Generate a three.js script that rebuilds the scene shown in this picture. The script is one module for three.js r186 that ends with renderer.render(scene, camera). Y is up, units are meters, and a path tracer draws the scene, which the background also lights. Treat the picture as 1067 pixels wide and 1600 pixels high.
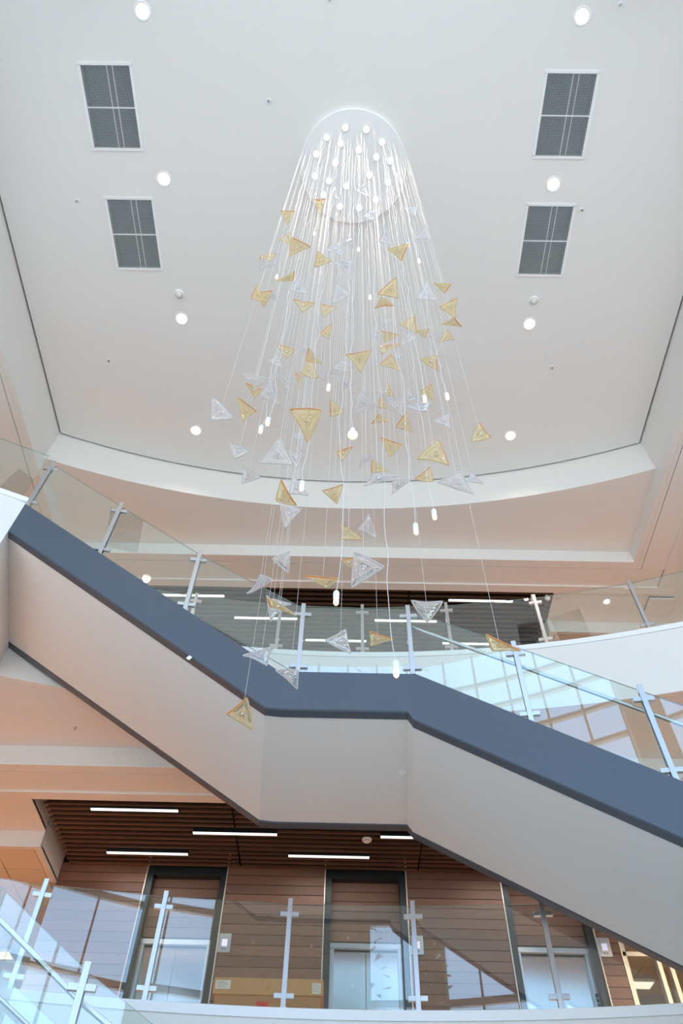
import * as THREE from 'three';
import { RectAreaLightUniformsLib } from 'three/addons/lights/RectAreaLightUniformsLib.js';
import { mergeGeometries } from 'three/addons/utils/BufferGeometryUtils.js';
import { RoundedBoxGeometry } from 'three/addons/geometries/RoundedBoxGeometry.js';
import { ImprovedNoise } from 'three/addons/math/ImprovedNoise.js';

// ---------------------------------------------------------------- camera, sky, exposure
const EYE = 1.9, FOCAL = 1126.5;
const camera = new THREE.PerspectiveCamera(2 * Math.atan(800 / FOCAL) * 180 / Math.PI, 1067 / 1600, 0.05, 200);
const camRight = new THREE.Vector3(0.999808, 0.017421, 0.008941), camUp = new THREE.Vector3(-0.017544, 0.594154, 0.80416), camBack = new THREE.Vector3(0.008697, -0.804162, 0.594346);
camera.position.set(0, EYE, 0);
camera.quaternion.setFromRotationMatrix(new THREE.Matrix4().makeBasis(camRight, camUp, camBack));

const renderer = new THREE.WebGLRenderer({ antialias: true });
renderer.toneMapping = THREE.LinearToneMapping;
renderer.toneMappingExposure = 0.39;
renderer.shadowMap.enabled = true;
RectAreaLightUniformsLib.init();
const scene = new THREE.Scene();
const SKY = 7.4, LED = 52, DOWN = 12, BULB = 0.006, PUCK = 0.9, WARM = 110;
{ // pale blue sky with thin high cloud, the same all round
  const w = 512, h = 256, d = new Float32Array(w * h * 4), n = new ImprovedNoise();
  for (let j = 0; j < h; j++) for (let i = 0; i < w; i++) {
    const el = (j + 0.5) / h * Math.PI - Math.PI / 2, az = i / w * 2 * Math.PI, k = (j * w + i) * 4;
    const x = Math.cos(el) * Math.cos(az), z = Math.cos(el) * Math.sin(az), y = Math.sin(el);
    let c = 0; for (let o = 1, a = 0.5; o < 16; o *= 2, a /= 2) c += a * n.noise(x * 2.2 * o + 7, y * 6 * o, z * 2.2 * o + 3);
    const cloud = Math.min(1, Math.max(0, 0.45 + c * 1.1)), t = Math.max(0, y);
    const blue = [0.52 - 0.22 * t, 0.79 - 0.2 * t, 1.16 - 0.1 * t], white = [0.92, 1.04, 1.18];
    for (let q = 0; q < 3; q++) d[k + q] = y < 0 ? [0.84, 0.89, 0.94][q] : blue[q] + (white[q] - blue[q]) * cloud * 0.35;
    d[k + 3] = 1;
  }
  const t = new THREE.DataTexture(d, w, h, THREE.RGBAFormat, THREE.FloatType);
  t.mapping = THREE.EquirectangularReflectionMapping; t.magFilter = THREE.LinearFilter; t.needsUpdate = true;
  scene.background = t; scene.backgroundIntensity = SKY;
}

// ---------------------------------------------------------------- helpers
let seed = 12345;
const rnd = () => { seed = (seed * 1664525 + 1013904223) >>> 0; return seed / 4294967296; };
const rr = (a, b) => a + (b - a) * rnd();
const names = new Map();
function numbered(name) { const n = names.get(name) ?? 0; names.set(name, n + 1); return n ? name + '_' + String(n).padStart(3, '0') : name; }
const V = (x, y, z) => new THREE.Vector3(x, y, z);
function mesh(geo, mat, name, parent = scene) {
  const m = new THREE.Mesh(geo, mat); m.name = numbered(name);
  m.castShadow = m.receiveShadow = true; parent.add(m); return m;
}
function thing(name, label, category, pos = [0, 0, 0], group) {
  const g = new THREE.Group(); g.name = numbered(name); g.position.set(...pos); scene.add(g);
  g.userData = { label, category }; if (group) g.userData.group = group; return g;
}
function struct(name, label, category, pos = [0, 0, 0]) {
  const g = thing(name, label, category, pos); g.userData.kind = 'structure'; return g;
}
const box = (x0, x1, y0, y1, z0, z1) => new THREE.BoxGeometry(Math.abs(x1 - x0), Math.abs(y1 - y0), Math.abs(z1 - z0)).translate((x0 + x1) / 2, (y0 + y1) / 2, (z0 + z1) / 2);
// flat polygon in plan ([x, z] points) with thickness from y0 to y1
function prism(pts, y0, y1, holes = []) {
  const s = new THREE.Shape(pts.map(([x, z]) => new THREE.Vector2(x, -z)));
  for (const h of holes) s.holes.push(new THREE.Path(h.map(([x, z]) => new THREE.Vector2(x, -z))));
  return new THREE.ExtrudeGeometry(s, { depth: y1 - y0, bevelEnabled: false, curveSegments: 8 }).rotateX(-Math.PI / 2).translate(0, y0, 0);
}
const cyl = (r0, r1, h, n = 24) => new THREE.CylinderGeometry(r0, r1, h, n);
function rod(a, b, r, n = 6) { // straight round bar from a to b
  const d = b.clone().sub(a), g = cyl(r, r, d.length(), n);
  g.applyQuaternion(new THREE.Quaternion().setFromUnitVectors(V(0, 1, 0), d.clone().normalize()));
  return g.translate((a.x + b.x) / 2, (a.y + b.y) / 2, (a.z + b.z) / 2);
}
// a sheet swept along stations; each station is a list of points, closed rings are capped
function loft(rings, closed = true) {
  const n = rings[0].length, p = [], idx = [];
  const quad = (a, b, c, d) => { const o = p.length / 3; for (const q of [a, b, c, d]) p.push(q.x, q.y, q.z); idx.push(o, o + 1, o + 2, o, o + 2, o + 3); };
  for (let i = 0; i < rings.length - 1; i++) for (let j = 0; j < (closed ? n : n - 1); j++) quad(rings[i][j], rings[i][(j + 1) % n], rings[i + 1][(j + 1) % n], rings[i + 1][j]);
  if (closed) for (const [r, f] of [[rings[0], 1], [rings[rings.length - 1], 0]]) for (let j = 1; j < n - 1; j++) { const t = f ? [r[0], r[j + 1], r[j]] : [r[0], r[j], r[j + 1]]; quad(t[0], t[1], t[2], t[2]); }
  const g = new THREE.BufferGeometry();
  g.setAttribute('position', new THREE.Float32BufferAttribute(p, 3));
  g.setAttribute('uv', new THREE.Float32BufferAttribute(new Float32Array(p.length / 3 * 2), 2));
  g.setIndex(idx); g.computeVertexNormals(); return g;
}
// the line of sight through a place in the photograph, for finding where things stand
function sight(px, py) { return camRight.clone().multiplyScalar((px - 533.5) / FOCAL).addScaledVector(camUp, -(py - 800) / FOCAL).addScaledVector(camBack, -1); }
const onHeight = (px, py, y) => { const d = sight(px, py), t = (y - EYE) / d.y; return V(d.x * t, y, d.z * t); };

// ---------------------------------------------------------------- materials
function canvasTex(w, h, draw, rx = 1, ry = 1, srgb = true) {
  const c = document.createElement('canvas'); c.width = w; c.height = h; draw(c.getContext('2d'), w, h);
  const t = new THREE.CanvasTexture(c); t.wrapS = t.wrapT = THREE.RepeatWrapping; t.repeat.set(rx, ry); if (srgb) t.colorSpace = THREE.SRGBColorSpace; return t;
}
function grainTex(base, amp, streak = 90, n = 900) { // fibre running along u
  return canvasTex(512, 256, (c, w, h) => {
    c.fillStyle = `rgb(${base})`; c.fillRect(0, 0, w, h);
    for (let i = 0; i < n; i++) {
      const k = rr(-amp, amp); c.fillStyle = `rgba(${base.map((v) => Math.max(0, Math.min(255, v + k))).map(Math.round)},0.5)`;
      c.fillRect(rr(-50, w), rr(0, h), rr(10, streak), rr(0.6, 2.2));
    }
  });
}
const std = (color, roughness = 0.8, metalness = 0, more = {}) => new THREE.MeshStandardMaterial({ color, roughness, metalness, ...more });
const speckle = canvasTex(256, 256, (c, w, h) => { const im = c.createImageData(w, h); for (let i = 0; i < w * h; i++) { const v = 118 + rr(0, 20); im.data.set([v, v, v, 255], i * 4); } c.putImageData(im, 0, 0); }, 3, 3, false);
const M = {
  paint: std(0xe4e3df, 0.85, 0, { bumpMap: speckle, bumpScale: 0.0004 }),
  ceiling: std(0xe6e6e3, 0.9, 0, { bumpMap: speckle, bumpScale: 0.0004 }),
  beige: std(0xd9cdb8, 0.9),
  cap: std(0xeef0f0, 0.5),
  reveal: std(0x20282a, 0.8),
  steelPaint: std(0x4f5864, 0.45, 0.2, { bumpMap: speckle, bumpScale: 0.0006 }),
  soffit: std(0xe9e6e1, 0.85),
  tread: std(0x6b6a68, 0.8),
  steel: std(0xcfd0d2, 0.28, 1),
  brushed: std(0xb9bcbf, 0.32, 1),
  slat: new THREE.MeshStandardMaterial({ map: grainTex([84, 61, 47], 22), roughness: 0.6 }),
  slatB: new THREE.MeshStandardMaterial({ map: grainTex([74, 53, 41], 20), roughness: 0.6 }),
  plank: [0, 1, 2].map((k) => new THREE.MeshStandardMaterial({ map: grainTex([[106, 80, 67], [98, 74, 62], [113, 85, 71]][k], 16, 60, 1400), roughness: 0.55 })),
  door: std(0xb4b5b6, 0.16, 1),
  black: std(0x0d0b0a, 0.95),
  portal: std(0x2f363a, 0.4, 0.6),
  trim: std(0xd8d2c8, 0.4, 0.5),
  floor: new THREE.MeshStandardMaterial({ map: canvasTex(512, 512, (c, w, h) => { c.fillStyle = 'rgb(226,219,210)'; c.fillRect(0, 0, w, h); for (let i = 0; i < 5000; i++) { const k = rr(-22, 22) | 0; c.fillStyle = `rgba(${226 + k},${219 + k},${210 + k},0.6)`; c.fillRect(rr(0, w), rr(0, h), rr(1, 5), rr(1, 5)); } }, 6, 6), roughness: 0.45 }),
  carpet: std(0xcba078, 0.8),
  frame: std(0xc9cccb, 0.45, 0.4),
  tile: std(0xddd3c2, 0.95, 0, { bumpMap: speckle, bumpScale: 0.001 }),
  white: std(0xf2f2f0, 0.5),
  glass: new THREE.MeshPhysicalMaterial({ color: new THREE.Color(0.93, 0.98, 0.968), transmission: 1, thickness: 0, roughness: 0, ior: 1.88 }),
  glassEdge: std(0x86a8a0, 0.15),
  pane: new THREE.MeshPhysicalMaterial({ color: new THREE.Color(0.97, 0.985, 0.98), transmission: 1, thickness: 0, roughness: 0, ior: 1.3 }),
  clear: new THREE.MeshPhysicalMaterial({ color: 0xffffff, transmission: 0.87, thickness: 0.008, roughness: 0.05, ior: 1.36, attenuationColor: new THREE.Color(0.97, 0.94, 0.96), attenuationDistance: 0.05 }),
  amber: new THREE.MeshPhysicalMaterial({ color: new THREE.Color(1.0, 0.92, 0.7), transmission: 0.85, thickness: 0.008, roughness: 0.05, ior: 1.33, attenuationColor: new THREE.Color(1.0, 0.79, 0.38), attenuationDistance: 0.034 }),
  clearRim: new THREE.MeshPhysicalMaterial({ color: new THREE.Color(1, 0.985, 0.99), transmission: 1, thickness: 0, roughness: 0.75, ior: 1.5 }),
  amberRim: new THREE.MeshPhysicalMaterial({ color: new THREE.Color(1.0, 0.95, 0.8), transmission: 1, thickness: 0, roughness: 0.7, ior: 1.5 }),
  orangeRim: new THREE.MeshPhysicalMaterial({ color: new THREE.Color(1.0, 0.62, 0.08), transmission: 1, thickness: 0, roughness: 0.7, ior: 1.5 }),
  cable: std(0xd8d8d6, 0.35),
  cord: std(0xe6e5e2, 0.45),
  knob: std(0xe6e6e6, 0.2, 0.9),
  cardboard: new THREE.MeshStandardMaterial({ map: grainTex([186, 138, 92], 10, 160, 700), roughness: 0.9 }),
  cardLid: new THREE.MeshStandardMaterial({ map: grainTex([205, 158, 108], 10, 160, 700), roughness: 0.9 }),
  grille: std(0xb2bcbe, 0.7),
  duct: std(0x182024, 0.95),
};
const glow = (hex, k) => new THREE.MeshStandardMaterial({ color: 0xffffff, emissive: new THREE.Color(hex), emissiveIntensity: k, roughness: 0.4 });
M.led = glow(0xfff6ee, 5); M.downLens = glow(0xfff3e4, 9); M.bulbGlow = glow(0xffbf78, 2.8); M.puckGlow = glow(0xffefdd, 9); M.panelGlow = glow(0xb9b4ff, 1.2); M.officeGlow = glow(0xfff3dd, 3);

// ---------------------------------------------------------------- levels and plan (metres; y = height above the ground floor)
const F1 = 0, F2 = EYE + 2.76, F3 = EYE + 7.42, CEIL = EYE + 11.8, RISE = F3 - F2;
const SIDE = 5.5, FAR = 8.0;                           // half width of the ceiling recess; side walls
const zArc = (x) => -8.1 + 15.5 - Math.sqrt(15.5 * 15.5 - x * x);
const zWin = (x) => 1.5 - (14 - Math.sqrt(196 - x * x)); // bowed window wall
const arcPts = (x0, x1, n = 28, off = 0) => Array.from({ length: n + 1 }, (_, i) => { const x = x0 + (x1 - x0) * i / n; return [x, zArc(x) + off]; });
const winPts = (x0, x1, n = 24, off = 0) => Array.from({ length: n + 1 }, (_, i) => { const x = x0 + (x1 - x0) * i / n; return [x, zWin(x) + off]; });
const band = (a, b, y0, y1) => prism([...a, ...b.slice().reverse()], y0, y1);

// ---------------------------------------------------------------- structure: ground floor, side and back walls
const floor = struct('floor', 'warm tan stone floor of the ground level below the stairs', 'floor');
mesh(prism([[-9, -16.2], [9, -16.2], [9, zWin(9)], ...winPts(8, -8), [-9, zWin(9)]], -0.2, F1), M.floor, 'floor_slab', floor);
const wl = struct('wall_left', 'plain white painted wall on the left side', 'wall'); mesh(box(-9.2, -FAR - 0.4, F1, CEIL + 0.4, -16.2, 0.2), M.paint, 'wall_panel', wl);
const wr = struct('wall_right', 'plain white painted wall on the right side', 'wall'); mesh(box(FAR + 0.4, 9.2, F1, CEIL + 0.4, -16.2, 0.2), M.paint, 'wall_panel', wr);
const wg = struct('wall_back', 'beige back wall behind the ground and office levels', 'wall');
mesh(box(-9.2, 9.2, F1, CEIL + 0.4, -16.4, -16.2), M.beige, 'wall_panel', wg);
mesh(box(-9, 9, F1, F2 - 0.3, -11.9, -11.76), M.beige, 'ground_wall_panel', wg);

// ---------------------------------------------------------------- main ceiling with four grille openings and a dark shadow gap
const vents = [[-3.52, -1.525], [-3.47, -3.3], [3.03, -1.555], [3.05, -3.31]], VW = 0.7, VD = 1.06;
{
  const c = struct('ceiling', 'high white painted ceiling over the atrium', 'ceiling');
  const g = 0.035, hole = ([x, z]) => [[x - VW / 2, z - VD / 2], [x + VW / 2, z - VD / 2], [x + VW / 2, z + VD / 2], [x - VW / 2, z + VD / 2]];
  const edge = arcPts(-SIDE + g, SIDE - g, 40, 0.1 + g);
  mesh(prism([...edge, [SIDE - g, zWin(5.5)], ...winPts(5.4, -5.4, 20, 0.02), [-SIDE + g, zWin(5.5)]], CEIL, CEIL + 0.1, vents.map(hole)), M.ceiling, 'ceiling_board', c);
  mesh(prism([...arcPts(-SIDE - 0.2, SIDE + 0.2, 40, -0.2), [SIDE + 0.2, 1.7], [-SIDE - 0.2, 1.7]], CEIL + 0.34, CEIL + 0.4), M.reveal, 'ceiling_backing', c);
  // curved white fascia and the straight side faces of the recess
  const f = struct('trim_1', 'curved white fascia stepping down from the high ceiling', 'fascia');
  mesh(band(arcPts(-SIDE, SIDE, 40, 0.1), arcPts(-SIDE, SIDE, 40, 0.0), EYE + 10.94, CEIL + 0.34), M.paint, 'fascia_board', f);
  const s = struct('trim_2', 'straight white side faces of the ceiling recess', 'fascia');
  for (const k of [-1, 1]) mesh(box(k * SIDE, k * (SIDE + 0.1), EYE + 10.64, CEIL + 0.34, -9.05, zWin(SIDE)), M.paint, 'side_board', s);
}
// ceiling that repeats under each upper level: upper soffit, drop, lower soffit with reveals, step, openings for the lobby
function ledCeiling(base, label, topSolid) {
  const hi = base + 6.28, lo = base + 5.97;
  const c = struct('ceiling', label, 'ceiling');
  const xs = topSolid ? SIDE : 8.45, B = 0.05, front = (x) => zWin(x) + 0.02;
  mesh(prism([...arcPts(-xs, xs, 44, topSolid ? 0 : -0.1), [xs, -9.0], [-xs, -9.0]], hi, hi + 0.08), M.paint, 'upper_soffit', c);
  mesh(box(-xs, xs, lo, hi + 0.04, -9.03, -8.93), M.paint, 'drop_face', c);
  // lower soffit: strips separated by narrow reveals
  mesh(box(-xs - 0.17, xs + 0.17, lo + 0.002, lo + B, -9.1, -9.031), M.paint, 'soffit_strip', c);
  mesh(box(-xs - 0.6, xs + 0.6, lo, lo + B, -9.55, -9.112), M.paint, 'soffit_strip', c);
  mesh(box(-xs - 0.8, xs + 0.8, lo - 0.035, lo + B, -9.73, -9.551), M.paint, 'soffit_step', c);
  mesh(box(-8.5, 8.5, lo + 0.055, lo + 0.08, -9.73, -9.032), M.reveal, 'soffit_backing', c);
  if (topSolid) for (const k of [-1, 1]) {
    mesh(box(k * (xs + 0.101), k * (xs + 0.17), lo + 0.002, lo + B, -9.03, front(xs)), M.paint, 'soffit_strip', c);
    mesh(box(k * (xs + 0.182), k * (xs + 0.62), lo, lo + B, -9.11, front(xs + 0.6)), M.paint, 'soffit_strip', c);
    mesh(box(k * (xs + 0.621), k * (xs + 0.8), lo - 0.035, lo + B, -9.549, front(xs + 0.8)), M.paint, 'soffit_step', c);
    mesh(box(k * (xs + 0.812), k * 8.5, lo, lo + B, -9.73, front(7.0)), M.paint, 'soffit_strip', c);
    mesh(box(k * (xs + 0.102), k * 8.5, lo + 0.055, lo + 0.08, -9.03, front(7.5)), M.reveal, 'soffit_backing', c);
  }
  // soffit beside the lobby and the lowered blocks
  for (const [x0, x1, zb, drop] of [[-8.5, -4.6, -10.67, 0.25], [4.12, 8.5, -10.54, 0.3]]) {
    mesh(box(x0, x1, lo, lo + B, zb, -9.73), M.paint, 'side_soffit', c);
    mesh(box(x0, x1, lo - drop, lo + B, zb - 0.08, zb), M.paint, 'block_face', c);
    const xi = x0 < 0 ? x1 : x0, k = Math.sign(xi);
    mesh(box(xi, xi + k * 0.1, lo - drop, lo + 0.35, -11.76, zb - 0.08), M.paint, 'block_side', c);
    mesh(box(xi, xi + k * 0.1, lo + 0.02, lo + 0.35, zb, -9.73), M.paint, 'block_side', c);
    // grid of ceiling tiles in the lowered part
    for (let i = 0; i < 6; i++) for (let j = 0; j < 8; j++) {
      const tx = xi + k * (0.12 + i * 0.61), tz = zb - 0.1 - j * 0.61;
      mesh(box(tx, tx + k * 0.595, lo - drop + 0.012, lo - drop + 0.03, tz, tz - 0.595), M.tile, 'ceiling_tile', c);
    }
    mesh(box(xi, k * 8.5, lo - drop + 0.031, lo - drop + 0.06, zb - 0.08, -16.2), M.frame, 'tile_backing', c);
  }
  mesh(box(-4.6, 4.12, lo + 0.3, lo + 0.36, -11.9, -9.6), M.black, 'plenum_backing', c);
  mesh(box(-4.6, 4.12, lo + 0.05, lo + 0.36, -9.73, -9.65), M.black, 'plenum_face', c);
  // timber slats in three bays
  const sh = [new THREE.BoxGeometry(1, 0.034, 0.04), 0];
  for (const [a, b] of [[-4.47, -1.665], [-1.635, 1.235], [1.265, 4.1]]) for (let i = 0; i < 15; i++) {
    const m = mesh(sh[0], (i * 7 + Math.round(a)) % 3 ? M.slat : M.slatB, 'slat', c); m.scale.set(b - a, 1, 1); m.position.set((a + b) / 2, lo + 0.045, -9.82 - i * 0.132);
  }
  return c;
}
ledCeiling(EYE, 'warm white stepped ceiling and dark timber slats over the middle level lobby', false);
ledCeiling(EYE + RISE, 'white stepped ceiling and dark timber slats over the top level lobby', true);

// ---------------------------------------------------------------- upper floors with curved white edges
const WINGL = [[-4.65, -7.55], [-4.07, -5.36], [-8.5, -3.35]], WINGR = [[4.65, -7.55], [4.07, -5.36], [8.5, -3.35]];
function upperFloor(y, right, label) {
  const c = struct('floor', label, 'floor');
  const plan = [...WINGL.slice().reverse(), ...arcPts(-4.5, right ? 4.5 : 8.5, 30), ...(right ? WINGR : []), [8.5, -16.2], [-8.5, -16.2]];
  const inset = plan.map(([x, z]) => [x * 0.992, z - 0.05]);
  mesh(prism(inset, y - 0.3, y - 0.02), M.carpet, 'floor_slab', c);
  const edge = (pts, name, h0, h1, t) => { // vertical board following the edge, thickness t inwards
    const inn = pts.map(([x, z], i) => { const a = pts[Math.max(0, i - 1)], b = pts[Math.min(pts.length - 1, i + 1)], dx = b[0] - a[0], dz = b[1] - a[1], l = Math.hypot(dx, dz); return [x + dz / l * t, z - dx / l * t]; });
    mesh(band(pts, inn, h0, h1), name === 'edge_cap' ? M.cap : M.paint, name, c);
  };
  const runs = [arcPts(-4.85, right ? 4.85 : 8.5, 40), [WINGL[2], WINGL[1]], [WINGL[1], WINGL[0]]];
  if (right) runs.push([WINGR[0], WINGR[1]], [WINGR[1], WINGR[2]]);
  for (const r of runs) {
    edge(r, 'edge_fascia', y - 1.14, y - 0.085, 0.1);
    edge(r, 'edge_cap', y - 0.07, y + 0.02, 0.16);
    const back = r.map(([x, z]) => [x, z - 0.02]);
    edge(back, 'edge_joint', y - 0.09, y - 0.06, 0.08);
  }
  // flat underside of the wings
  mesh(prism([WINGL[0], WINGL[1], WINGL[2], [-8.5, -6.4], [-5.5, zArc(5.5)]], y - 1.132, y - 1.06), M.paint, 'wing_soffit', c);
  if (right) mesh(prism([WINGR[0], WINGR[1], WINGR[2], [8.5, -6.4], [5.5, zArc(5.5)]], y - 1.132, y - 1.06), M.paint, 'wing_soffit', c);
}
upperFloor(F2, true, 'middle level floor with a curved white edge below the elevators');
upperFloor(F3, false, 'top level floor with a curved white edge behind the staircase');

// ---------------------------------------------------------------- elevator wall: planks, portals, doors
const PORT = [[-3.17, -1.86], [-0.264, 1.05], [2.58, 3.9]], WZ = -11.76, LOBTOP = EYE + 6.3;
{
  const w = struct('wall_lobby', 'brown plank clad wall of the middle level elevator lobby', 'wall');
  const segs = [[-4.6, -3.17], [-1.86, -0.264], [1.05, 2.58], [3.9, 4.24]];
  for (const [a, b] of segs) mesh(box(a, b, F2, LOBTOP, WZ - 0.3, WZ - 0.035), M.black, 'wall_backing', w);
  for (const [a, b] of PORT) mesh(box(a, b, EYE + 4.9, LOBTOP, WZ - 0.4, WZ - 0.2), M.black, 'wall_backing', w);
  const unit = new THREE.BoxGeometry(1, 0.141, 0.03);
  const row = (a, b, z, y) => { const m = mesh(unit, M.plank[Math.floor(rnd() * 3)], 'plank', w); m.scale.x = b - a; m.position.set((a + b) / 2, y, z); };
  for (let k = 0; k < 22; k++) {
    const y = EYE + 2.82 + k * 0.1505;
    for (const [a, b] of segs) row(a + 0.005, b - 0.012, WZ - 0.018, y);
    if (y > EYE + 5.0) for (const [a, b] of PORT) row(a + 0.11, b - 0.11, WZ - 0.185, y);
  }
  for (const [a, b] of segs) for (const x of [a, b]) if (x > -4.5) mesh(box(x - 0.008, x + 0.008, F2, LOBTOP, WZ - 0.05, WZ + 0.012), M.trim, 'edge_trim', w);
  const t3 = struct('wall_upper_lobby', 'dark wall of the top level elevator lobby', 'wall');
  mesh(box(-4.6, 4.24, F3, F3 + 3.5, WZ - 0.2, WZ), M.plank[1], 'wall_panel', t3);
}
PORT.forEach(([a, b], i) => {
  const d = struct('door_' + (i + 1), ['left elevator door with dark portal frame', 'middle elevator door with dark portal frame', 'right elevator door with dark portal frame, partly behind the stair'][i], 'elevator door');
  for (const s of [0, 1]) {
    const x = s ? b : a, k = s ? -1 : 1;
    mesh(box(x + k * 0.01, x + k * 0.11, F2, LOBTOP, WZ - 0.2, WZ - 0.02), M.portal, 'portal_jamb', d);
  }
  mesh(box(a + 0.01, b - 0.01, EYE + 5.9, EYE + 6.06, WZ - 0.2, WZ - 0.03), M.portal, 'portal_head', d);
  mesh(box(a + 0.11, b - 0.11, EYE + 4.9, EYE + 4.97, WZ - 0.26, WZ - 0.14), M.brushed, 'door_head', d);
  const mid = (a + b) / 2;
  for (const [p, q] of [[a + 0.17, mid - 0.004], [mid + 0.004, b - 0.17]]) mesh(box(p, q, F2, EYE + 4.9, WZ - 0.27, WZ - 0.24), M.door, 'door_panel', d);
  for (const [p, q] of [[a + 0.11, a + 0.17], [b - 0.17, b - 0.11]]) mesh(box(p, q, F2, EYE + 4.9, WZ - 0.26, WZ - 0.15), M.brushed, 'door_jamb', d);
  if (i === 2) { const p = mesh(box(b - 0.16, b - 0.12, EYE + 4.2, EYE + 4.36, WZ - 0.149, WZ - 0.143), M.black, 'indicator_plate', d); for (const y of [4.24, 4.3]) mesh(cyl(0.012, 0.012, 0.008, 12).rotateX(Math.PI / 2).translate(b - 0.14, EYE + y, WZ - 0.141), M.brushed, 'button', p); }
});
for (const [x, y, label] of [[-1.75, 4.87, 'steel call panel with a lit violet screen beside the left elevator'], [1.165, 4.9, 'steel call panel beside the middle elevator, behind a railing post'], [4.0, 4.93, 'steel call panel with a lit violet screen beside the right elevator']]) {
  const p = thing('call_panel', label, 'call panel', [x, EYE + y, WZ], 'elevator call panels');
  mesh(new RoundedBoxGeometry(0.19, 0.27, 0.02, 2, 0.006).translate(0, 0, 0.01), M.brushed, 'face_plate', p);
  mesh(box(-0.04, 0.04, -0.05, 0.05, 0.02, 0.024), M.panelGlow, 'screen', p);
  for (const k of [-1, 1]) mesh(cyl(0.009, 0.009, 0.006, 10).rotateX(Math.PI / 2).translate(k * 0.02, -0.085, 0.021), M.black, 'button', p);
  const l = new THREE.RectAreaLight(0xb9b4ff, 1.2, 0.08, 0.1); l.position.set(0, 0, 0.03); l.rotation.y = Math.PI; p.add(l);
}
// glazed office front to the right of the elevators, with its rooms behind
{
  const o = struct('window_1', 'glazed office front with pale metal frames right of the elevators', 'window');
  const z = -11.8, top = EYE + 5.67;
  for (const x of [4.29, 4.78, 4.95, 5.62, 6.3, 7.1, 8.3]) mesh(box(x - 0.03, x + 0.03, F2, top, z - 0.12, z), M.frame, 'mullion', o);
  mesh(box(4.26, 4.8, EYE + 4.84, EYE + 4.9, z - 0.1, z), M.frame, 'transom', o);
  mesh(box(4.95, 8.4, EYE + 5.0, EYE + 5.07, z - 0.1, z), M.frame, 'transom', o);
  mesh(box(4.26, 8.4, F2, F2 + 0.1, z - 0.1, z), M.frame, 'sill', o);
  for (const [a, b] of [[4.32, 4.75], [4.98, 5.59], [5.65, 6.27], [6.33, 7.07], [7.13, 8.27]]) mesh(box(a, b, F2 + 0.1, top, z - 0.056, z - 0.044), M.pane, 'pane', o);
  const b = struct('wall_office', 'beige side wall of the office behind the glazed front', 'wall');
  mesh(box(4.12, 4.24, F2, EYE + 5.67, -16.2, -12.1), M.beige, 'wall_panel', b);
  mesh(box(4.24, 8.4, EYE + 5.3, EYE + 5.36, -12.6, -12.2), M.beige, 'soffit_drop', b);
}

// ---------------------------------------------------------------- bowed window wall behind the camera
{
  const w = struct('window_2', 'bowed glass curtain wall with slim pale mullions behind the viewer', 'window');
  const rows = [0.1, EYE + 0.2, EYE + 1.7, EYE + 3.2, EYE + 4.7, EYE + 6.2, EYE + 7.87, EYE + 8.79, EYE + 9.55, EYE + 10.27, EYE + 10.93, CEIL + 0.05];
  const bays = [[-8.3, -4.2, 4, 0, 11], [-3.5, -1.42, 2, 0, 7], [0.52, 3.5, 4, 0, 7], [-3.5, 3.5, 10, 7, 11], [4.2, 8.3, 4, 0, 11]]; // from, to, panes, first and last row
  for (const [a, b, n, j0, j1] of bays) {
    const P = Array.from({ length: n + 1 }, (_, i) => { const x = a + (b - a) * i / n; return [x, zWin(x)]; });
    for (const [x, z] of P) mesh(box(x - 0.025, x + 0.025, j0 ? rows[j0] + 0.03 : 0, j1 === 11 ? CEIL + 0.1 : rows[j1] - 0.03, z - 0.06, z + 0.06), M.frame, 'mullion', w);
    for (let i = 0; i < n; i++) {
      const [x0, z0] = P[i], [x1, z1] = P[i + 1], L = Math.hypot(x1 - x0, z1 - z0), r = -Math.atan2(z1 - z0, x1 - x0);
      for (let j = j0; j <= j1; j++) {
        const y = rows[j];
        if (j > j0 || !j0) { const t = mesh(new THREE.BoxGeometry(L, j === 5 || j === 6 ? 0.14 : 0.08, 0.11), M.frame, 'transom', w); t.position.set((x0 + x1) / 2, y, (z0 + z1) / 2); t.rotation.y = r; }
        if (j < j1) { const h = rows[j + 1] - y, p = mesh(new THREE.PlaneGeometry(L - 0.05, h - 0.07), M.pane, 'pane', w); p.position.set((x0 + x1) / 2, y + h / 2, (z0 + z1) / 2); p.rotation.y = r; }
      }
    }
  }
  for (const k of [-1, 1]) mesh(box(k * 3.5, k * 4.2, 0, CEIL + 0.1, zWin(3.85) - 0.25, zWin(3.85) + 0.25), M.paint, 'pier', w);
  mesh(box(-1.42, 0.52, 0, EYE + 8.79, zWin(0) - 0.3, zWin(0) - 0.1), M.beige, 'pier', w);
  for (const k of [-1, 1]) mesh(box(k * 8.3, k * 8.6, 0, CEIL + 0.4, zWin(8.3) - 0.3, zWin(8.3) + 0.9), M.paint, 'end_pier', w);
  const r = struct('trim_3', 'white roof edge above the curtain wall', 'trim');
  mesh(prism([[-9.2, -16.4], [9.2, -16.4], [9.2, -1.0], ...winPts(8.6, -8.6, 24, 0.3), [-9.2, -1.0]], CEIL + 0.42, CEIL + 0.6), M.paint, 'roof_slab', r);
  mesh(band(winPts(-8.6, 8.6, 24, 0.08), winPts(-8.6, 8.6, 24, -0.08), CEIL + 0.1, CEIL + 0.42), M.paint, 'roof_upstand', r);
}

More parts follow.
